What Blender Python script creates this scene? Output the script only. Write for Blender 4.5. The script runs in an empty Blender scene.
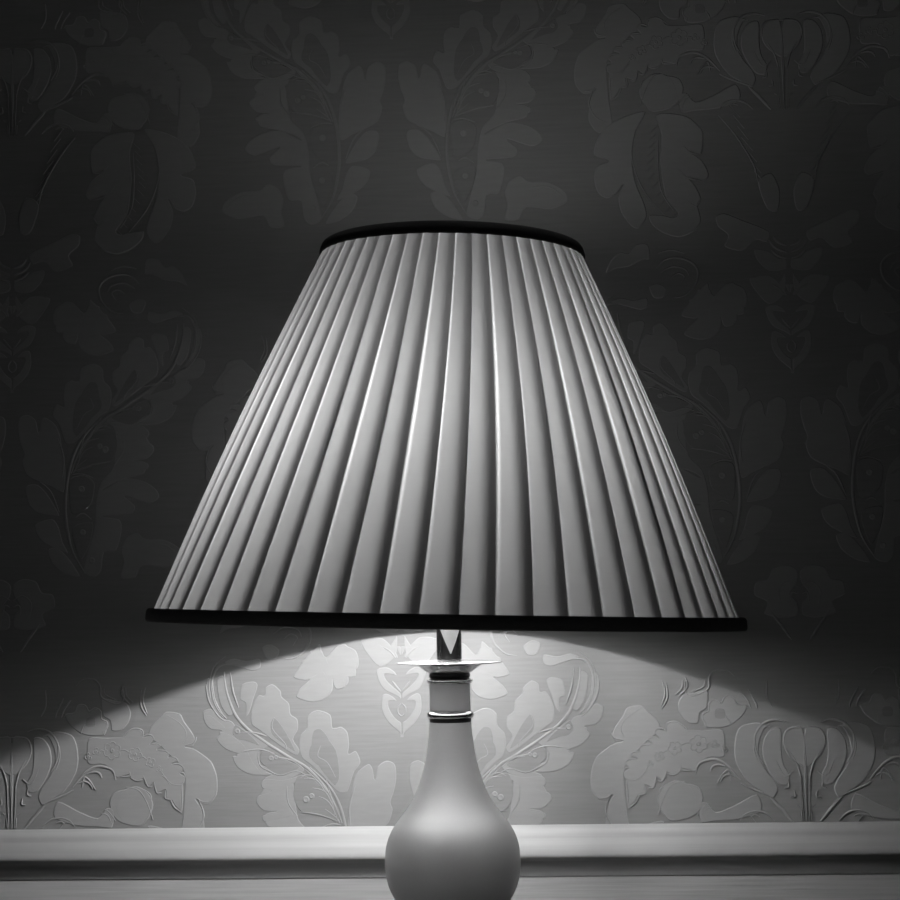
import bpy, bmesh, math, random
from mathutils import Vector
from mathutils.geometry import tessellate_polygon
random.seed(4)
PI = math.pi
MM = 0.001
scene = bpy.context.scene
COL = scene.collection
scene.view_settings.view_transform = 'Standard'
scene.view_settings.look = 'None'
scene.cycles.use_denoising = True
scene.cycles.max_bounces = 10
scene.cycles.diffuse_bounces = 6
scene.cycles.transmission_bounces = 8
scene.cycles.caustics_reflective = False
scene.cycles.caustics_refractive = False

# ------------------------------------------------------------------ dimensions (metres)
TABLE_H = 0.750            # lamp stands on a table this high
EYE = TABLE_H + 0.2327     # camera height
WALL_Y = 0.2088             # wall plane behind the lamp axis (lamp axis is x=0, y=0)
CAM_Y = -1.2667

# ------------------------------------------------------------------ helpers
def link(name, bm, mats, parent=None, smooth=True, loc=None):
    me = bpy.data.meshes.new(name)
    bm.to_mesh(me); bm.free()
    for m in (mats if isinstance(mats, (list, tuple)) else [mats]):
        me.materials.append(m)
    if smooth:
        for p in me.polygons: p.use_smooth = True
    o = bpy.data.objects.new(name, me)
    COL.objects.link(o)
    if parent: o.parent = parent
    if loc: o.location = loc
    return o

def lathe(bm, prof, n=96, close_top=False, close_bot=False):
    rings = []
    for r, z in prof:
        rings.append([bm.verts.new((r*math.cos(2*PI*k/n), r*math.sin(2*PI*k/n), z)) for k in range(n)])
    for a, b in zip(rings, rings[1:]):
        for k in range(n):
            bm.faces.new((a[k], a[(k+1) % n], b[(k+1) % n], b[k]))
    if close_bot: bm.faces.new(list(reversed(rings[0])))
    if close_top: bm.faces.new(rings[-1])
    return rings

def smooth_profile(pts, per=8):
    out = []
    n = len(pts)
    for i in range(n-1):
        p0 = pts[max(i-1, 0)]; p1 = pts[i]; p2 = pts[i+1]; p3 = pts[min(i+2, n-1)]
        for k in range(per):
            t = k/per
            out.append(tuple(0.5*((2*p1[j]) + (-p0[j]+p2[j])*t + (2*p0[j]-5*p1[j]+4*p2[j]-p3[j])*t*t
                                  + (-p0[j]+3*p1[j]-3*p2[j]+p3[j])*t**3) for j in (0, 1)))
    out.append(tuple(pts[-1]))
    return out

def closed_spline(pts, per=4):
    n = len(pts); out = []
    for i in range(n):
        p0 = pts[i-1]; p1 = pts[i]; p2 = pts[(i+1) % n]; p3 = pts[(i+2) % n]
        for k in range(per):
            t = k/per
            out.append(tuple(p1[j] + 0.42*t*(p2[j]-p0[j] + t*(2*p0[j]-5*p1[j]+4*p2[j]-p3[j] + t*(3*(p1[j]-p2[j])+p3[j]-p0[j])))
                             + 0.16*(p2[j]-p1[j])*t for j in (0, 1)))
    return out

def box(bm, x0, x1, y0, y1, z0, z1, bev=0.0):
    r = bmesh.ops.create_cube(bm, size=1.0)
    for v in r['verts']:
        v.co = Vector(((x0+x1)/2 + v.co.x*(x1-x0), (y0+y1)/2 + v.co.y*(y1-y0), (z0+z1)/2 + v.co.z*(z1-z0)))
    if bev:
        es = list({e for v in r['verts'] for e in v.link_edges})
        bmesh.ops.bevel(bm, geom=es, offset=bev, segments=3, profile=0.5, affect='EDGES')

def tube(bm, pts, r, n=10):
    pts = [Vector(p) for p in pts]
    rings = []
    for i, p in enumerate(pts):
        d = (pts[min(i+1, len(pts)-1)] - pts[max(i-1, 0)]).normalized()
        a = d.orthogonal().normalized(); b = d.cross(a)
        rings.append([bm.verts.new(p + a*r*math.cos(2*PI*k/n) + b*r*math.sin(2*PI*k/n)) for k in range(n)])
    for s, t in zip(rings, rings[1:]):
        off = min(range(n), key=lambda o: (s[0].co - t[o].co).length)
        for k in range(n):
            bm.faces.new((s[k], s[(k+1) % n], t[(k+1+off) % n], t[(k+off) % n]))
    bm.faces.new(rings[0][::-1]); bm.faces.new(rings[-1])

# ------------------------------------------------------------------ materials
def mat(name):
    m = bpy.data.materials.new(name); m.use_nodes = True
    nt = m.node_tree
    b = nt.nodes['Principled BSDF']
    return m, nt, b

def grey(v): return (v, v, v, 1.0)

def streaked(name, lo, hi, rough, spec, scale, stretch, bump, coat=0.0):
    """grey surface with fine horizontal thread / brush streaks"""
    m, nt, b = mat(name)
    N, L = nt.nodes, nt.links
    tc = N.new('ShaderNodeTexCoord'); mp = N.new('ShaderNodeMapping')
    mp.inputs['Scale'].default_value = stretch
    nz = N.new('ShaderNodeTexNoise'); nz.inputs['Scale'].default_value = scale; nz.inputs['Detail'].default_value = 4
    cr = N.new('ShaderNodeMapRange')
    cr.inputs['From Min'].default_value = 0.3; cr.inputs['From Max'].default_value = 0.7
    cr.inputs['To Min'].default_value = lo; cr.inputs['To Max'].default_value = hi
    bp = N.new('ShaderNodeBump'); bp.inputs['Strength'].default_value = bump; bp.inputs['Distance'].default_value = 0.0004
    L.new(tc.outputs['Object'], mp.inputs['Vector']); L.new(mp.outputs['Vector'], nz.inputs['Vector'])
    L.new(nz.outputs['Fac'], cr.inputs['Value']); L.new(cr.outputs['Result'], b.inputs['Base Color'])
    L.new(nz.outputs['Fac'], bp.inputs['Height']); L.new(bp.outputs['Normal'], b.inputs['Normal'])
    b.inputs['Roughness'].default_value = rough
    b.inputs['Specular IOR Level'].default_value = spec
    b.inputs['Coat Weight'].default_value = coat
    return m

def plain(name, v, rough, metal=0.0, spec=0.5, coat=0.0, coat_rough=0.1):
    m, nt, b = mat(name)
    N, L = nt.nodes, nt.links
    nz = N.new('ShaderNodeTexNoise'); nz.inputs['Scale'].default_value = 60
    cr = N.new('ShaderNodeMapRange'); cr.inputs['To Min'].default_value = v*0.97; cr.inputs['To Max'].default_value = v*1.03
    L.new(nz.outputs['Fac'], cr.inputs['Value']); L.new(cr.outputs['Result'], b.inputs['Base Color'])
    b.inputs['Roughness'].default_value = rough; b.inputs['Metallic'].default_value = metal
    b.inputs['Specular IOR Level'].default_value = spec
    b.inputs['Coat Weight'].default_value = coat; b.inputs['Coat Roughness'].default_value = coat_rough
    return m

M_PAPER = streaked('wallpaper_ground', 0.226, 0.250, 0.62, 0.20, 1.0, (26, 26, 420), 0.35)
M_MOTIF = streaked('wallpaper_motif', 0.285, 0.305, 0.52, 0.25, 1.0, (60, 60, 300), 0.10)
M_RAIL = streaked('painted_rail', 0.41, 0.46, 0.42, 0.35, 1.0, (5, 60, 330), 0.25)
M_DADO = streaked('painted_dado', 0.42, 0.52, 0.55, 0.30, 1.0, (12, 12, 420), 0.45)
M_CERAMIC = plain('glazed_ceramic', 0.34, 0.42, spec=1.0, coat=0.35, coat_rough=0.15)
M_CHROME = plain('polished_chrome', 0.62, 0.10, metal=1.0)
M_DISH = plain('polished_dish', 0.66, 0.20, metal=0.85)
M_DARKMETAL = plain('dark_metal', 0.035, 0.22, metal=0.6)
M_BLACK = plain('black_lacquer', 0.012, 0.30)
M_BRIGHT = plain('brushed_metal', 0.38, 0.5, metal=0.2)  # socket metal, also used for the painted glint on the tube
M_RIBBON = streaked('trim_ribbon', 0.018, 0.030, 0.75, 0.2, 1.0, (200, 200, 900), 0.3)
def ribbon_mat():
    m = M_RIBBON; nt = m.node_tree; N, L = nt.nodes, nt.links
    b = N['Principled BSDF']; out = N['Material Output']
    tr = N.new('ShaderNodeBsdfTranslucent'); tr.inputs['Color'].default_value = grey(0.04)
    ad = N.new('ShaderNodeAddShader')
    L.new(b.outputs[0], ad.inputs[0]); L.new(tr.outputs[0], ad.inputs[1]); L.new(ad.outputs[0], out.inputs['Surface'])
ribbon_mat()
M_WOOD = streaked('dark_wood', 0.10, 0.14, 0.45, 0.3, 1.0, (4, 90, 90), 0.2)
M_FLOOR = streaked('floor_boards', 0.05, 0.09, 0.5, 0.3, 1.0, (3, 40, 40), 0.2)

def fabric():
    m = bpy.data.materials.new('pleated_fabric'); m.use_nodes = True
    nt = m.node_tree; N, L = nt.nodes, nt.links
    N.remove(N['Principled BSDF']); out = N['Material Output']
    at = N.new('ShaderNodeAttribute'); at.attribute_name = 'layers'
    tc = N.new('ShaderNodeTexCoord'); mp = N.new('ShaderNodeMapping'); mp.inputs['Scale'].default_value = (70, 70, 700)
    nz = N.new('ShaderNodeTexNoise'); nz.inputs['Scale'].default_value = 1.0; nz.inputs['Detail'].default_value = 3
    L.new(tc.outputs['Object'], mp.inputs['Vector']); L.new(mp.outputs['Vector'], nz.inputs['Vector'])
    thread = N.new('ShaderNodeMapRange'); thread.inputs['From Min'].default_value = 0.3; thread.inputs['From Max'].default_value = 0.7
    thread.inputs['To Min'].default_value = 0.94; thread.inputs['To Max'].default_value = 1.05
    L.new(nz.outputs['Fac'], thread.inputs['Value'])
    # light let through: TRANS times 'layers', cloth overlap with painted fold highlights and pleat shading
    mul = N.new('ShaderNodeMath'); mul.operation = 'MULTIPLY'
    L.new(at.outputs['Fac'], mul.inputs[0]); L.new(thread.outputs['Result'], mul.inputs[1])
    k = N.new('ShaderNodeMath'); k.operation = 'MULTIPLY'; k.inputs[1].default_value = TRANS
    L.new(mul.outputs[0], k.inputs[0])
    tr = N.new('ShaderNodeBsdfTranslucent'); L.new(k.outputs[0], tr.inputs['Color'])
    df = N.new('ShaderNodeBsdfDiffuse'); df.inputs['Color'].default_value = grey(0.48)
    ad = N.new('ShaderNodeAddShader')
    L.new(tr.outputs[0], ad.inputs[0]); L.new(df.outputs[0], ad.inputs[1]); L.new(ad.outputs[0], out.inputs['Surface'])
    return m
TRANS = 0.060
M_FABRIC = fabric()

def bulb_mat():
    m = bpy.data.materials.new('glowing_bulb'); m.use_nodes = True
    b = m.node_tree.nodes['Principled BSDF']
    b.inputs['Base Color'].default_value = grey(0.8)
    b.inputs['Emission Color'].default_value = grey(1.0)
    b.inputs['Emission Strength'].default_value = BULB
    return m
BULB = 3850.0
M_BULB = bulb_mat()

# ------------------------------------------------------------------ wallpaper relief (units 0.1 mm, right half of the motif)
PAT = """F:0:5,12,16,42,93,111,135,167,158,239,149,333,115,349,63,323,38,289,99,289,97,239,65,179,31,144,3,118
S:2:4,271,30,237,27,195,0,173
F:0:5,305,46,331,132,375,174,436,195,517,168,547,103,550,52,519,35,485,87,494,130,495,113,452,62,400,5,348
S:2.4:70,443,37,399,4,361
F:0:33,617,101,653,135,700,187,718,213,693,257,677,295,737,247,779,143,777,66,708,24,639
S:2.2:144,709,84,674,41,622
F:0:-1,707,36,707,15,651,0,643
F:0:41,635,163,551,279,677,307,765,191,761,108,689,28,791
F:0:22,825,155,812,247,902,261,990,151,969,84,915,19,904
S:3:15,956,99,993,148,1056
S:3:16,909,83,932,133,977
S:3:13,1009,80,1037,113,1081
S:3.6:475,-639,523,-513,603,-367,733,-221,896,-122,1076,-7,1207,93,1298,199,1355,339,1379,453,1383,535
S:3.6:587,-1429,489,-1261,448,-1103,429,-945,434,-789,456,-633,503,-477,583,-342,721,-209
F:0:1109,75,1174,125,1177,222,1153,295,1114,351,1069,348,1061,408,1003,435,940,382,931,336,875,283,863,202,811,161,808,79,845,7,797,-75,830,-119,945,-49
F:0:781,-139,805,-42,792,39,742,95,735,184,665,229,579,182,564,97,474,87,426,-14,443,-95,469,-135,378,-109,358,-193,389,-289,431,-401,505,-401,602,-303,699,-205
G:0:928,-25,1010,41,1025,123,992,179,927,105,862,-9,830,-90
G:0:601,-271,666,-173,706,-43,688,70,630,85,565,3,543,-142,503,-272,521,-352
S:1.8:992,179,1009,90,911,-25,904,-73
S:1.8:632,-44,657,-125,584,-174,520,-288
F:0:1219,288,1263,321,1246,435,1155,458,1119,425,1156,311,1187,214,1220,190
F:0:95,-482,68,-402,48,-303,57,-194,124,-163,193,-209,215,-309,232,-221,267,-188,348,-245,389,-335,410,-474,433,-612,417,-789,315,-745,189,-692,113,-640,79,-541
F:0:324,-175,359,-87,417,-109,410,-39,423,59,475,101,537,90,554,193,661,231,724,166,741,47,774,25,763,-73,712,-160,604,-264,505,-379,438,-337,381,-256
G:0:487,-279,510,-83,609,32,705,-31,723,-131,624,-225,525,-340
F:0:107,-777,127,-723,209,-722,275,-783,341,-884,382,-973,311,-971,205,-948,138,-887
F:0:184,-1045,243,-1008,330,-997,377,-1061,410,-1180,451,-1269,355,-1237,259,-1185,202,-1124
F:0:287,-1244,355,-1217,431,-1278,507,-1378,543,-1457,429,-1434,324,-1353
S:2:228,-703,314,-785,379,-944
S:2:369,-354,415,-513,407,-670
F:0:573,-1419,605,-1264,657,-1071,670,-875,711,-720,810,-606,833,-450,855,-293,914,-246,1067,-281,1081,-361,1118,-441,1091,-522,927,-532,1071,-561,1060,-654,924,-689,779,-742,729,-780,905,-688,1059,-713,1153,-775,1181,-845,1093,-890,902,-825,987,-906,947,-973,726,-985,860,-1009,881,-1098,836,-1253,739,-1269,718,-1404,659,-1461
F:0:875,-1253,915,-1157,1002,-1117,1069,-1167,1221,-1177,1345,-1249,1367,-1338,1236,-1397,1045,-1376,985,-1471,870,-1467,892,-1351
S:1.6:1067,-1221,1221,-1217,1343,-1308
G:0:520,-635,492,-555,562,-440,681,-307,817,-272,852,-431,792,-547,676,-562,579,-598
G:0:460,-751,481,-673,577,-657,663,-719,641,-875,553,-950,475,-947
G:0:482,-1123,513,-1047,648,-1031,635,-1168,605,-1245,546,-1321
P:4.2:707,-429
P:5:560,-766
P:4.6:569,-1107
P:4.4:642,-1328
S:1.8:759,-221,621,-353,592,-401
S:2:501,-625,656,-571,801,-551
S:1.6:593,-303,552,-459,531,-577
S:1.6:797,-291,739,-269,681,-287
S:2:513,-988,572,-960,639,-1007
S:1.8:481,-653,558,-646,654,-679
F:0:759,-221,877,-166,1031,-201,1147,-167,1245,-101,1302,-123,1285,-191,1184,-247,991,-249,855,-293
F:0:1034,-24,1171,59,1306,44,1418,55,1397,-19,1245,-91,1110,-86
S:2:760,-191,877,-147,993,-131
P:3:983,-131
S:2.4:1055,34,1152,60,1267,65
S:1.8:994,-101,1111,-67,1245,-82
F:0:1555,227,1488,251,1405,177,1323,151,1257,61,1159,11,1093,-39,1127,-135,1095,-217,997,-266,1178,-264,1285,-207,1325,-117,1243,-115,1375,-67,1449,15,1407,75,1489,88,1539,137
S:2.2:1528,439,1504,308,1431,193,1373,151
S:1.8:1478,455,1455,307,1389,193
F:0:1528,431,1511,488,1470,471,1463,357,1405,225,1389,168,1471,243,1513,325
F:0:1445,471,1387,502,1363,371,1314,224,1356,192,1421,291
G:0:1324,61,1299,126,1241,93,1159,27,1109,-39,1209,-5,1283,13
P:4:1282,74
G:0:1111,-152,1077,-71,929,-138,798,-204,881,-251,963,-267,1045,-217
P:4:1020,-137
S:2:1118,-71,1111,-184,1037,-233,947,-267,831,-236,749,-269
S:2:946,-145,863,-155,765,-221
F:0:1104,-330,1063,-290,931,-299,799,-269,733,-269,865,-349,899,-461,851,-574,967,-605,1082,-621,1090,-572,966,-549,1081,-540,1143,-475,1121,-419,1022,-387,1088,-371
S:2:766,-293,668,-310,603,-399
S:2.2:701,-367,603,-399,539,-513
S:2:653,-431,571,-481,507,-609
S:2:605,-529,523,-593,491,-639
S:1.8:899,-348,891,-477,819,-583
P:5:751,-455
S:3:1319,591,1417,582,1476,493,1479,363,1441,251,1367,172
S:1.8:1370,655,1465,573,1502,444,1491,331
S:2.2:1335,527,1315,382,1271,254
F:0:1489,203,1540,194,1503,131,1413,91,1365,92,1407,139
F:0:1421,75,1411,-5,1345,-76,1207,-91,1288,-99,1294,-179,1220,-246,1091,-265,1157,-162,1225,-35,1323,45
F:0:823,502,765,525,776,607,715,639,705,688,623,695,582,637,491,725,417,719,351,685,327,617,337,544,403,504,409,439,437,407,503,416,527,481,536,376,595,312,677,289,759,306,805,355,750,428,659,483,724,493,791,469
S:1.6:583,629,575,588
S:1.4:658,499,708,476
F:0:1417,833,1372,936,1301,995,1233,985,1179,1053,1084,1050,1070,936,1131,929,1235,879,1339,865
F:0:1380,604,1310,637,1207,616,1103,631,1097,561,1157,536,1260,565
F:0:1084,717,1015,742,947,696,975,627,1052,629
S:2.6:1029,856,958,924,855,938,753,900,703,829,723,725,811,640,897,625
S:2:995,820,908,869,805,849,773,796
S:2:1009,978,905,1001,802,971
S:1.8:910,782,858,816,807,788,843,728
F:0:841,484,778,587,689,689,628,739,614,634,617,547,567,476,562,354,683,288,819,327,792,395,713,463,747,455
F:0:518,701,431,733,365,644,353,487,439,473,433,403,510,387,541,475,529,597
F:0:553,1253,484,1277,349,1220,146,1126,165,1039,251,1059,356,975,492,1015,463,1101,539,1173
F:0:13,-1597,10,-1509,85,-1464,195,-1484,242,-1571,330,-1591,344,-1691,247,-1747,272,-1835,141,-1870,21,-1851,17,-1751,70,-1685
S:2:14,-1631,89,-1596,157,-1661,139,-1771
S:2:15,-1685,59,-1674,72,-1751
S:3:227,-1814,143,-1925,70,-2036
F:0:1083,-2693,1103,-2629,1176,-2559,1229,-2514,1334,-2529,1370,-2593,1419,-2658,1453,-2723,1437,-2787,1371,-2786,1437,-2799,1503,-2839,1581,-2904,1619,-2994,1629,-3071,1621,-3160,1565,-3229,1500,-3229,1454,-3190,1499,-3261,1522,-3376,1518,-3465,1445,-3553,1341,-3501,1342,-3399,1355,-3298,1363,-3170,1367,-3093,1364,-2991,1305,-2901,1227,-2835,1175,-2777,1109,-2731
S:1.2:1229,-2540,1333,-2605,1385,-2683,1359,-2760
S:2:1343,-3293,1347,-3193,1351,-3079
S:2:1375,-3023,1361,-2991,1333,-2991
S:2:1366,-2953,1327,-2922,1271,-2923
S:2:1321,-2897,1295,-2869,1244,-2873
S:2:1249,-2841,1217,-2819,1153,-2811
S:2:1185,-2779,1152,-2760,1102,-2767
S:2:1133,-2729,1113,-2698,1075,-2692,1043,-2711
S:2:1045,-2705,1035,-2657,972,-2643,922,-2669,885,-2701
S:2:1343,-3293,1285,-3250,1258,-3193
S:2:1265,-3193,1214,-3181,1219,-3119
S:2:1187,-3138,1149,-3138,1128,-3057
S:2:1117,-3088,1079,-3089,1045,-3007
S:2:1045,-3033,995,-3048,944,-3021
S:2:937,-2971,931,-3009,868,-3015
F:0:1341,-3291,1345,-3193,1353,-3079,1365,-3067,1374,-3019,1335,-2991,1364,-2953,1321,-2926,1268,-2919,1318,-2897,1289,-2871,1244,-2869,1248,-2839,1211,-2819,1153,-2808,1183,-2777,1150,-2761,1099,-2765,1130,-2729,1106,-2699,1045,-2709,1043,-2679,1020,-2649,972,-2640,922,-2666,885,-2702,759,-2709,613,-2713,597,-2861,619,-2918,739,-2923,824,-3016,868,-3015,929,-3002,944,-3027,995,-3048,1043,-3033,1049,-3070,1083,-3093,1122,-3063,1131,-3119,1152,-3147,1185,-3131,1219,-3121,1216,-3184,1262,-3196,1285,-3233
S:1.4:1344,-3079,1261,-3068,1170,-2955
S:1.7:763,-2803,743,-2809,735,-2828,743,-2847,763,-2853,781,-2843
S:1.7:775,-2839,771,-2859,783,-2875,803,-2878,819,-2864,818,-2843
S:1.7:811,-2847,827,-2861,847,-2859,859,-2842,855,-2822,837,-2811
S:1.7:836,-2819,855,-2813,864,-2794,855,-2775,835,-2769,818,-2779
S:1.7:824,-2784,828,-2764,816,-2747,795,-2745,780,-2759,781,-2779
S:1.7:787,-2776,772,-2762,751,-2764,740,-2781,744,-2801,762,-2811
P:3.2:799,-2811
S:1.7:953,-2835,937,-2840,931,-2855,937,-2870,953,-2875,967,-2867
S:1.7:966,-2866,966,-2883,979,-2893,995,-2892,1005,-2879,1001,-2863
S:1.7:999,-2864,1015,-2869,1029,-2861,1033,-2845,1023,-2831,1007,-2830
S:1.7:1007,-2831,1017,-2818,1013,-2802,999,-2793,983,-2799,977,-2813
S:1.7:979,-2813,969,-2800,953,-2798,940,-2809,941,-2825,953,-2837
P:2.56:981,-2842
S:1.7:1080,-2897,1068,-2901,1063,-2913,1068,-2924,1080,-2927,1091,-2921
S:1.7:1093,-2923,1097,-2934,1109,-2939,1120,-2935,1123,-2923,1117,-2912
S:1.7:1118,-2909,1130,-2906,1135,-2895,1130,-2883,1118,-2879,1107,-2885
S:1.7:1105,-2885,1101,-2873,1089,-2867,1078,-2873,1075,-2884,1081,-2895
P:2.2:1099,-2903
S:1.7:1159,-2953,1151,-2955,1149,-2963,1152,-2971,1159,-2973,1167,-2969
S:1.7:1171,-2969,1177,-2975,1185,-2974,1190,-2968,1189,-2959,1181,-2955
S:1.7:1179,-2951,1181,-2943,1176,-2937,1168,-2936,1162,-2941,1162,-2949
P:2.2:1170,-2958
S:1.7:659,-2811,649,-2814,645,-2823,649,-2833,659,-2836,667,-2831
S:1.7:676,-2832,684,-2839,694,-2838,700,-2830,698,-2820,689,-2815
S:1.7:685,-2807,687,-2797,681,-2788,671,-2787,663,-2794,663,-2804
P:2.2:673,-2817
S:1.7:595,-2851,587,-2853,583,-2861,587,-2870,595,-2873,603,-2868
S:1.7:612,-2869,619,-2875,628,-2875,633,-2867,631,-2858,623,-2853
S:1.7:620,-2845,621,-2837,616,-2829,607,-2828,600,-2834,600,-2843
P:2.2:609,-2855
S:1.6:737,-2815,717,-2807,696,-2815
S:1.8:939,-2827,894,-2805,863,-2811
S:1.6:1073,-2881,1047,-2863,1022,-2857
S:1.8:1255,-3081,1223,-3031,1190,-3006
S:3:825,-3035,804,-2966,740,-2938,664,-2936,577,-2987,486,-3089
S:2.6:717,-3023,697,-2986,653,-2974,603,-2987
S:2.6:644,-3106,617,-3062,573,-3048,529,-3063
F:0:739,-2690,759,-2633,762,-2595,717,-2557,709,-2501,664,-2480,620,-2496,594,-2461,531,-2457,494,-2510,425,-2524,453,-2599,543,-2673,632,-2697
S:1.8:739,-2690,732,-2661,759,-2633,758,-2589,714,-2564,709,-2507,664,-2480,617,-2509,587,-2461,531,-2459,499,-2523,451,-2523,419,-2543
S:2:585,-2603,561,-2642,553,-2676
G:0:666,-2552,597,-2553,592,-2623,668,-2621
F:0:1089,-3233,1061,-3158,1010,-3115,896,-3109,809,-3135,773,-3211,801,-3311,878,-3373,1017,-3397,1073,-3346
S:1.4:1107,-3195,1093,-3145,1022,-3102
S:1.6:827,-3355,775,-3286,737,-3261
S:1.8:1462,-2712,1444,-2757,1381,-2774
S:1.8:1557,-3209,1506,-3210,1467,-3185
F:0:949,-2517,916,-2447,852,-2429,725,-2406,714,-2469,729,-2545,781,-2582,795,-2657,871,-2657,933,-2593
S:1.8:1065,-2325,1042,-2427,1077,-2527
S:1.8:907,-2327,915,-2391,967,-2441
S:1.8:735,-2330,749,-2380,839,-2423
S:2:911,-3095,1003,-3115,1068,-3205,1119,-3347
S:1.8:713,-3291,765,-3311,791,-3369
S:2:1032,-2344,1025,-2460,1071,-2544
S:2:887,-2303,873,-2380,939,-2452
F:0:477,-2684,519,-2760,533,-2870,519,-2966,469,-3061,413,-3129,329,-3183,247,-3231,209,-3162,237,-3087,300,-3005,343,-2909,336,-2799,293,-2703,251,-2691,357,-2655
F:0:173,-2708,251,-2709,307,-2785,321,-2895,293,-2991,237,-3087,195,-3127,138,-3127,117,-3058,159,-2976,173,-2866
F:0:8,-2703,108,-2707,153,-2759,157,-2839,129,-2905,73,-2958,-1,-2984
S:2.6:1,-2701,108,-2707,149,-2759,157,-2832
S:2.6:310,-2667,367,-2748,383,-2855,353,-2955
S:3:315,-2967,365,-2873,369,-2752,305,-2665,211,-2640,128,-2659
S:1.6:3,-2743,-6,-3011,5,-3411
S:1.4:37,-3038,21,-3411
S:1.8:117,-2875,61,-2970,31,-3091
S:1.8:220,-2941,157,-3062,89,-3023
S:3.6:269,-3221,191,-3302,101,-3409
S:2.4:493,-3112,414,-3153,242,-3221
S:2:160,-3156,126,-3143,131,-3096
S:2:115,-3223,81,-3217,87,-3170
S:2.6:71,-3283,51,-3297
S:2.4:39,-3323,34,-3397
S:1.6:171,-3089,159,-3116
S:2.6:501,-3393,460,-3346,379,-3324,299,-3347,241,-3401
S:1.8:421,-3373,393,-3353,353,-3367
S:2:561,-3097,577,-3017,616,-3037,667,-3111
S:2:473,-2415,421,-2483,396,-2550
S:1.8:269,-2337,272,-2458,235,-2539
S:2:414,-2401,357,-2510,350,-2551
S:2:513,-2305,569,-2258,654,-2259,703,-2308,711,-2391,795,-2440,865,-2448,894,-2393,880,-2317
F:0:1123,-3232,1077,-3135,989,-3085,885,-3116,835,-3198,829,-3287,892,-3365,996,-3379,1082,-3340
F:0:811,-3270,750,-3254,683,-3327,543,-3279,369,-3197,338,-3323,512,-3387,685,-3399,797,-3403
S:2:1479,-3192,1516,-3315,1467,-3423,1381,-3471
F:0:1075,-3393,1240,-3423,1381,-3497,1462,-3601,1487,-3725,1370,-3773,1467,-3813,1492,-3919,1463,-4026,1395,-4072,1316,-4039,1262,-3962,1305,-4066,1285,-4190,1210,-4298,1150,-4317,1087,-4231,1102,-4125,1167,-3947,1188,-3770,1157,-3559
F:0:997,-3431,919,-3408,755,-3440,646,-3541,631,-3613,651,-3744,745,-3715,645,-3797,596,-3905,631,-3956,751,-3926,701,-3998,661,-4096,689,-4148,667,-4280,746,-4365,850,-4397,970,-4358,1054,-4285,1066,-4215,966,-4218,881,-4238,845,-4204,929,-4096,959,-3954,972,-3777,958,-3583
S:1.8:788,-3678,729,-3733,651,-3744
S:1.8:835,-3853,769,-3925,666,-3955
S:1.8:773,1383,706,1340,661,1397
S:1.8:1043,-3559,989,-3505
S:1.8:1050,-3622,997,-3567
S:1.8:1058,-3684,1005,-3629
S:1.8:1066,-3747,1013,-3692
S:1.8:1074,-3809,1021,-3754
S:1.8:1082,-3871,1029,-3817
S:1.8:1069,-3934,1016,-3879
S:1.8:1037,-3998,983,-3943
S:1.8:1003,-4061,950,-4007
S:1.8:971,1368,917,1423
S:1.8:938,1305,885,1359
S:1.8:905,1241,852,1295
S:1.4:1156,-3523,1195,-3699,1165,-3877,1083,-4056,949,-4219
S:1.4:984,-3583,990,-3812,970,-4024,879,-4185
S:2:425,-3355,342,-3464
S:2:395,-3444,312,-3553
S:2:365,-3533,282,-3643
S:2:335,-3623,252,-3731
S:2:305,-3712,222,-3821
S:2:275,-3801,192,-3909
S:2:245,-3890,162,-3998
S:2:513,-3440,381,-3604,250,-3837,220,-3979
F:0:220,-3979,115,-3912,51,-4055,73,-4211,157,-4191"""
AX0, DAX = -0.03802, 0.30682  # a motif axis on the wall and the spacing of the axes
TIP, PERIOD = EYE - 0.10372, 0.54954  # height of a heart tip on that axis, vertical repeat (half drop between axes)

def parse():
    out = []
    for it in PAT.split():
        k, w, pts = it.split(':')
        v = [int(a) for a in pts.split(',')]
        out.append((k, float(w), [(v[i]*1e-4, v[i+1]*1e-4) for i in range(0, len(v), 2)]))
    return out

WALL_TURN = math.radians(-4.0)     # the wall runs a little towards the camera on the right
def set_on_wall(o):
    o.location = (0, WALL_Y, 0); o.rotation_euler = (0, 0, WALL_TURN)

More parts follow.
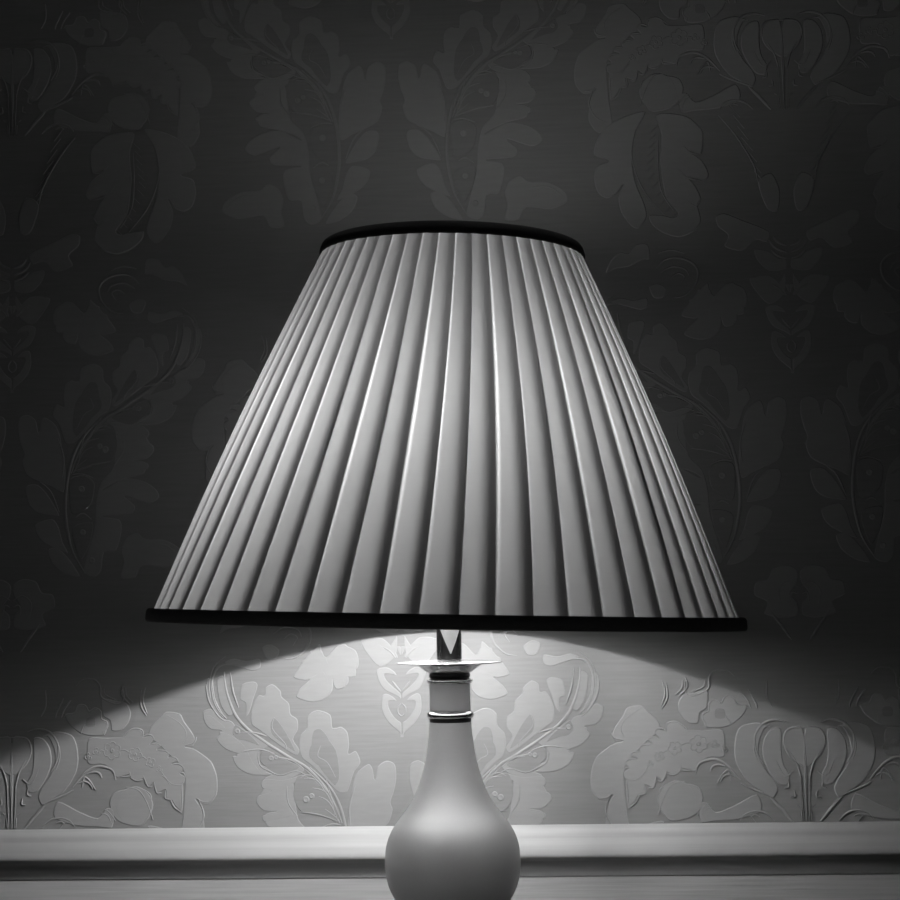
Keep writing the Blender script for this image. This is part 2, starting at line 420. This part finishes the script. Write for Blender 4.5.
def make_wall():
    X0, X1, Z0, Z1 = -1.6, 1.6, 0.0, 2.5
    bm = bmesh.new()
    WALL_Y = 0.0
    q = [bm.verts.new(c) for c in ((X0, WALL_Y, Z0), (X1, WALL_Y, Z0), (X1, WALL_Y, Z1), (X0, WALL_Y, Z1))]
    bm.faces.new(q)
    b = [bm.verts.new((v.co.x, WALL_Y+0.08, v.co.z)) for v in q]
    for i in range(4):
        j = (i+1) % 4
        bm.faces.new((q[j], q[i], b[i], b[j]))
    bm.faces.new(b[::-1])
    pieces = parse()
    def area(p): return sum(p[i-1][0]*p[i][1]-p[i][0]*p[i-1][1] for i in range(len(p)))/2
    def fill(poly, h, mi, inset):
        # slightly domed edge: outer outline at the paper, top outline raised and pulled in
        if area(poly) < 0: poly = poly[::-1]
        n = len(poly)
        top = []
        for i in range(n):
            a = Vector(poly[i-1]); c = Vector(poly[(i+1) % n]); p = Vector(poly[i])
            t = (c-a)
            if t.length < 1e-9: top.append(p); continue
            t.normalize()
            top.append(p + Vector((-t.y, t.x))*inset)
        vo = [bm.verts.new((p[0], WALL_Y+0.0001, p[1])) for p in poly]
        vt = [bm.verts.new((p[0], WALL_Y-h, p[1])) for p in top]
        for i in range(n):
            j = (i+1) % n
            f = bm.faces.new((vo[i], vo[j], vt[j], vt[i])); f.material_index = mi; f.smooth = False
        for tri in tessellate_polygon([[Vector((p.x, p.y, 0)) for p in top]]):
            try:
                f = bm.faces.new([vt[i] for i in tri]); f.material_index = mi
                if f.normal.y > 0: f.normal_flip()
            except ValueError: pass
    def stroke(pts, w, h):
        pts = smooth_profile(pts, 4) if len(pts) > 2 else pts
        prev = None; n = len(pts)
        for i, p in enumerate(pts):
            a = Vector(pts[max(i-1, 0)]); c = Vector(pts[min(i+1, n-1)])
            t = (c-a)
            if t.length < 1e-9: continue
            t.normalize(); nn = Vector((-t.y, t.x))
            taper = min(1.0, 0.35 + 2.6*min(i, n-1-i)/n)
            row = []
            for u, hh in ((-1, -0.0002), (-0.6, 0.7*h), (0, h), (0.6, 0.7*h), (1, -0.0002)):
                c2 = Vector(p) + nn*(u*w*0.5*taper)
                row.append(bm.verts.new((c2.x, WALL_Y-hh, c2.y)))
            if prev:
                for k in range(4):
                    f = bm.faces.new((prev[k], prev[k+1], row[k+1], row[k])); f.material_index = 1; f.smooth = True
            prev = row
    for col in range(-3, 4):
        ax = AX0 + col*DAX
        drop = TIP + (PERIOD/2 if col % 2 else 0.0)
        for row in range(-1, 3):
            z0 = drop + row*PERIOD
            for side in (1, -1):
                ifl = 0
                for k, w, pts in pieces:
                    zc = sum(p[1] for p in pts)/len(pts) + z0
                    if zc < EYE-0.24 or zc > EYE+0.95: 
                        ifl += 1; continue
                    xc = ax + side*sum(p[0] for p in pts)/len(pts)
                    if abs(xc) > 1.0: continue
                    P = [(ax+side*x, z0+z) for x, z in pts]
                    ifl += 1
                    h = 0.00024 + 0.000001*(2*ifl + side)
                    if k == 'F': fill(closed_spline(P), h, 1, 0.0008)
                    elif k == 'G': fill(closed_spline(P), h+0.00012, 0, 0.0005)
                    elif k == 'S': stroke(P, w*MM*0.82, h + 0.00034)
                    elif k == 'P':
                        r = w*MM*0.62
                        c = P[0]
                        rings = []
                        for rr, hh in ((1.0, -0.0001), (0.8, h+0.0004), (0.45, h+0.0005), (0.3, h+0.0002)):
                            rings.append([bm.verts.new((c[0]+r*rr*math.cos(2*PI*a/14), WALL_Y-hh, c[1]+r*rr*math.sin(2*PI*a/14))) for a in range(14)])
                        for A, B in zip(rings, rings[1:]):
                            for a in range(14):
                                f = bm.faces.new((A[a], A[(a+1) % 14], B[(a+1) % 14], B[a])); f.material_index = 1; f.smooth = True
                        f = bm.faces.new(rings[-1]); f.material_index = 1
    bmesh.ops.recalc_face_normals(bm, faces=[])
    o = link('wall_back', bm, [M_PAPER, M_MOTIF], smooth=False)
    o['kind'] = 'structure'
    set_on_wall(o)
    o['label'] = 'damask wallpapered wall with raised leaves and flowers behind the lamp'
    o['category'] = 'wall'
    return o
make_wall()

# ------------------------------------------------------------------ rail, dado, floor
def extrude_profile(bm, prof, x0, x1):
    a = [bm.verts.new((x0, y, z)) for y, z in prof]
    b = [bm.verts.new((x1, y, z)) for y, z in prof]
    n = len(prof)
    for i in range(n):
        j = (i+1) % n
        bm.faces.new((a[i], a[j], b[j], b[i]))
    bm.faces.new(a[::-1]); bm.faces.new(b)

RT = EYE - 0.1701      # top edge of the rail
U = 0.000667
prof = [(0.0, 0.0), (2.0, 0.3), (4.5, -1.5)]
prof += smooth_profile([(4.5, -1.5), (9.5, -7), (12.5, -14), (16.5, -22), (19.0, -30), (18.6, -34.5), (15.0, -37.5), (10.0, -40.5), (6.5, -45.0), (4.5, -51.0), (3.2, -57.0)], 6)[1:]
prof += [(2.6, -58.5), (0.0, -59)]
bm = bmesh.new()
extrude_profile(bm, [(-p*U, RT + z*U) for p, z in prof], -1.6, 1.6)
bmesh.ops.recalc_face_normals(bm, faces=bm.faces[:])
rail = link('trim_1', bm, M_RAIL)
set_on_wall(rail)
rail['kind'] = 'structure'; rail['label'] = 'pale painted moulded dado rail along the wall'; rail['category'] = 'rail'
for p in rail.data.polygons: p.use_smooth = len(p.vertices) == 4

bm = bmesh.new()
box(bm, -1.6, 1.6, -0.0014, 0.001, 0.0, RT - 40*U)
dado = link('trim_2', bm, M_DADO, smooth=False)
set_on_wall(dado)
dado['kind'] = 'structure'; dado['label'] = 'painted panel with brush streaks below the dado rail'; dado['category'] = 'panel'

bm = bmesh.new()
box(bm, -1.6, 1.6, -2.2, WALL_Y+0.26, -0.05, 0.0)
fl = link('floor', bm, M_FLOOR, smooth=False)
fl['kind'] = 'structure'

# ------------------------------------------------------------------ table below the frame
tb = bpy.data.objects.new('side_table', None); COL.objects.link(tb)
tb.location = (0, -0.02, 0); tb['label'] = 'dark wooden side table under the lamp'; tb['category'] = 'table'
bm = bmesh.new(); box(bm, -0.26, 0.26, -0.17, 0.165, TABLE_H-0.022, TABLE_H, 0.004); link('tabletop', bm, M_WOOD, tb, False)
bm = bmesh.new(); box(bm, -0.23, 0.23, -0.14, 0.14, TABLE_H-0.09, TABLE_H-0.0225, 0.002); link('apron', bm, M_WOOD, tb, False)
for sx in (-1, 1):
    for sy in (-1, 1):
        bm = bmesh.new()
        lathe(bm, [(0.013, 0), (0.016, 0.03), (0.020, 0.4), (0.022, TABLE_H-0.0905)], 20, True, True)
        link('leg', bm, M_WOOD, tb, True, (sx*0.205, sy*0.115, 0))

# ------------------------------------------------------------------ the lamp
lamp = bpy.data.objects.new('table_lamp', None); COL.objects.link(lamp)
lamp.location = (0, 0, TABLE_H)
lamp['label'] = 'lit table lamp with pleated shade and pale bulbous ceramic base'
lamp['category'] = 'lamp'
Z = lambda d: (349.0 + d)*U        # d: height against eye level, in lamp units of 0.667 mm

# base body: foot, belly, long neck
body = smooth_profile([(40, -349), (44, -347), (45, -341), (42, -334), (40.5, -326), (43, -316), (48.5, -303), (55.5, -292.5),
    (61, -283), (64.8, -272.5), (66.6, -260), (66.8, -250), (65.6, -239), (62.6, -229), (58, -220), (51.8, -211.5),
    (45, -203), (39.2, -194), (34.6, -185), (30.4, -174), (26.6, -161), (23.9, -147), (22.0, -133), (20.9, -121), (20.4, -112)], 6)
bm = bmesh.new(); lathe(bm, [(r*U, Z(z)) for r, z in body], 128, True, True)
link('lamp_base', bm, M_CERAMIC, lamp)
# dark seat under lower ring, lower ring, collar, upper ring, dark neck under dish
def torus_prof(R, z, rw, rh, n=16):
    return [(R + rw*math.cos(a), z + rh*math.sin(a)) for a in [2*PI*k/n for k in range(n+1)]]
bm = bmesh.new(); lathe(bm, [(x*U, Z(z)) for x, z in ((20.6, -118.0), (20.9, -116.5), (20.9, -112.5), (20.4, -111.6))], 96, True, True)
link('gasket', bm, M_BLACK, lamp)['label'] = 'black band under the lower ring'
bm = bmesh.new(); lathe(bm, [(x*U, Z(z)) for x, z in ((20.0, -111.6), (21.6, -114.0), (22.9, -112.8), (23.6, -110.8), (23.0, -108.6), (21.2, -107.0), (19.8, -106.6))], 96, True, True)
link('ring', bm, M_CHROME, lamp)['label'] = 'lower chrome ring'
bm = bmesh.new(); lathe(bm, [(x*U, Z(z)) for x, z in smooth_profile([(20.3, -106.6), (20.4, -100), (20.3, -90), (20.5, -80), (20.4, -79.4)], 3)], 96, True, True)
link('collar', bm, M_CERAMIC, lamp)
bm = bmesh.new(); lathe(bm, [(x*U, Z(z)) for x, z in ((20.2, -80.0), (22.2, -79.0), (23.1, -77.2), (22.6, -75.4), (20.0, -74.6))], 96, True, True)
link('ring', bm, M_CHROME, lamp)['label'] = 'thin upper chrome ring'
bm = bmesh.new(); lathe(bm, [(x*U, Z(z)) for x, z in ((19.0, -74.6), (20.6, -73.0), (20.2, -69.5), (17.5, -68.6))], 96, True, True)
link('neck_band', bm, M_BLACK, lamp)['label'] = 'black band under the dish'
dish = smooth_profile([(17.0, -69.4), (20.8, -69.2), (25.0, -66.4), (29.5, -63.2), (33.2, -61.0), (40.0, -60.4), (47.5, -60.2)], 4) + [(51.8, -59.8), (52.8, -59.1), (52.2, -58.4), (44, -57.6), (30, -57.0), (12.0, -56.6)]
bm = bmesh.new(); lathe(bm, [(x*U, Z(z)) for x, z in dish], 128, True, True)
link('drip_dish', bm, M_DISH, lamp)['label'] = 'polished flared dish'
bm = bmesh.new(); lathe(bm, [(x*U, Z(z)) for x, z in ((12.2, -56.2), (12.4, -55), (12.4, 40), (11.0, 42))], 64, True, True)
tubeo = link('candle_tube', bm, M_DARKMETAL, lamp)
tubeo['label'] = 'dark metal tube under the shade'
# V-shaped reflection on the tube, put in as a bright patch
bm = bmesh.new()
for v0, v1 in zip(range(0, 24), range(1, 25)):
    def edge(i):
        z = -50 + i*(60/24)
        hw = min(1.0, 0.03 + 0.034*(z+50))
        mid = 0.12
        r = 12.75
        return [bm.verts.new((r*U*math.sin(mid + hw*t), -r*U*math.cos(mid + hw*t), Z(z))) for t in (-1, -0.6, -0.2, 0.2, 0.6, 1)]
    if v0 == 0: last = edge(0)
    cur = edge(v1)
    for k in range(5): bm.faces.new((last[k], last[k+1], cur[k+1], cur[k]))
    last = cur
link('tube_glint', bm, M_BRIGHT, tubeo)['label'] = 'bright tapering patch painting a reflection on the tube'
# bulb and socket
bm = bmesh.new(); lathe(bm, [(x*U, Z(z)) for x, z in ((9, 42.2), (13, 43), (13, 112), (10, 119), (6, 122.8))], 48, True, True)
link('socket', bm, M_BRIGHT, lamp)
bm = bmesh.new(); lathe(bm, [(x*U, Z(z)) for x, z in smooth_profile([(4, 123), (7, 126), (8.6, 131), (8.6, 136), (6.8, 141), (4, 144), (0.5, 145.5)], 4)], 48, True, True)
blb = link('bulb', bm, M_BULB, lamp)
blb['label'] = 'glowing bulb inside the shade'
blb.location = (-12*U, 0, -12*U)

# pleated shade (leans a little to the right of the lamp's own axis)
shade = bpy.data.objects.new('lamp_shade', None); COL.objects.link(shade)
shade.parent = lamp
shade.location = (-2.2*U, 0, Z(-16))
shade.rotation_euler = (0, math.radians(1.9), 0)
SH = 369.0; R0, R1 = 290.0, 129.5
NP, TW = 55, 0.105
US = [0.0, 0.035, 0.07, 0.105, 0.16, 0.22, 0.30, 0.42, 0.52, 0.60, 0.68, 0.76, 0.84, 0.92, 1.0]
VN = 44
def sst(a, b, x):
    t = min(1, max(0, (x-a)/(b-a))); return t*t*(3-2*t)
bm = bmesh.new()
lay = bm.verts.layers.float.new('layers')  # cloth overlap plus painted pleat shading and fold highlights
rows = []
for j in range(VN+1):
    v = j/VN
    R = R0 + (R1-R0)*v + 4.5*math.sin(PI*v)
    amp = 0.5 + 0.4*(R-R1)/(R0-R1)
    tw = TW*v
    row = []
    for p in range(NP):
        rp = random.Random(p*31+7)
        jw = rp.uniform(-0.012, 0.012)*math.sin(PI*v) + rp.uniform(-0.006, 0.006)
        jd = rp.uniform(0.85, 1.15); jk = rp.uniform(-0.10, 0.10)
        for u in US:
            # angle measured from the front (-y), positive to the right
            th = (p + u)*2*PI/NP + 0.034 + tw + jw
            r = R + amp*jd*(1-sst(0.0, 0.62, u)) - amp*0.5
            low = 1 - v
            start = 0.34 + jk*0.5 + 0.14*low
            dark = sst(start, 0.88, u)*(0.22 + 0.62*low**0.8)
            mid = sst(0.04, 0.85, u)*0.42*(1-0.7*low)  # shading across each pleat, put into the transmission
            T = max(0.08, 1.0 - dark - mid + 1.25*(1-sst(0.035, 0.10, u))*min(1.0, 0.32+1.3*v))  # last term paints a highlight along each fold edge
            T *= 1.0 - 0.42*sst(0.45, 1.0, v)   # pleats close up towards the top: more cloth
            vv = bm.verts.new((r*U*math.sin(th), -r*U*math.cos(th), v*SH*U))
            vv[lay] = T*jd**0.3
            row.append(vv)
    rows.append(row)
n = len(rows[0])
for a, b in zip(rows, rows[1:]):
    for k in range(n):
        f = bm.faces.new((a[k], a[(k+1) % n], b[(k+1) % n], b[k]))
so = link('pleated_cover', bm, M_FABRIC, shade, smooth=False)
so['label'] = 'pale pleated fabric cover'
# trim ribbons, rounded in section, follow the rims
def ribbon(R, z0, z1, t, slope):
    bm = bmesh.new()
    zc = (z0+z1)/2; hh = (z1-z0)/2
    prof = []
    for k in range(25):
        a = 2*PI*k/24
        c, s = math.cos(a), math.sin(a)
        c = math.copysign(abs(c)**0.6, c); s = math.copysign(abs(s)**0.6, s)
        prof.append(((R + t*c - slope*hh*s)*U, (zc + hh*s)*U))
    lathe(bm, prof, 160)
    return bm
link('bottom_trim', ribbon(292.0, -6.5, 6.5, 4.0, 0.1), M_RIBBON, shade)['label'] = 'dark ribbon round the bottom rim'
link('top_trim', ribbon(125.6, 363.0, 376.5, 7.6, 0.35), M_RIBBON, shade)['label'] = 'dark ribbon round the top rim'
# wire frame inside the shade
bm = bmesh.new()
for k in range(3):
    a = 2*PI*k/3 + 0.5
    tube(bm, [(13*U*math.cos(a), 13*U*math.sin(a), 320*U), (70*U*math.cos(a), 70*U*math.sin(a), 336*U), (124*U*math.cos(a), 124*U*math.sin(a), 367*U)], 1.6*U)
lathe(bm, [((13 + 2.5*math.cos(2*PI*k/12))*U, (320+2.5*math.sin(2*PI*k/12))*U) for k in range(13)], 32)
tube(bm, [(0, 17*U, 320*U), (0, 45*U, 250*U), (0, 48*U, 170*U), (0, 30*U, 100*U), (0, 12*U, 55*U)], 1.6*U)
tube(bm, [(0, -13*U, 320*U), (0, 17*U, 320*U)], 1.6*U)
link('shade_frame', bm, M_CHROME, shade)

# ------------------------------------------------------------------ faint room light
w = bpy.data.worlds.new('room_dark'); scene.world = w; w.use_nodes = True
w.node_tree.nodes['Background'].inputs['Color'].default_value = grey(1.0)
w.node_tree.nodes['Background'].inputs['Strength'].default_value = 0.012

# ------------------------------------------------------------------ camera
cam = bpy.data.cameras.new('camera'); co = bpy.data.objects.new('camera', cam); COL.objects.link(co)
cam.sensor_width = 36.0; cam.lens = 76.0; cam.clip_start = 0.01
from mathutils import Matrix
co.location = (4.3*U, CAM_Y, EYE)
pitch = math.atan(153/1900)
co.rotation_mode = 'XYZ'
mrot = Matrix.Rotation(PI/2 + pitch, 3, 'X') @ Matrix.Rotation(-math.radians(1.0), 3, 'Z')
co.rotation_euler = mrot.to_euler('XYZ')
scene.camera = co
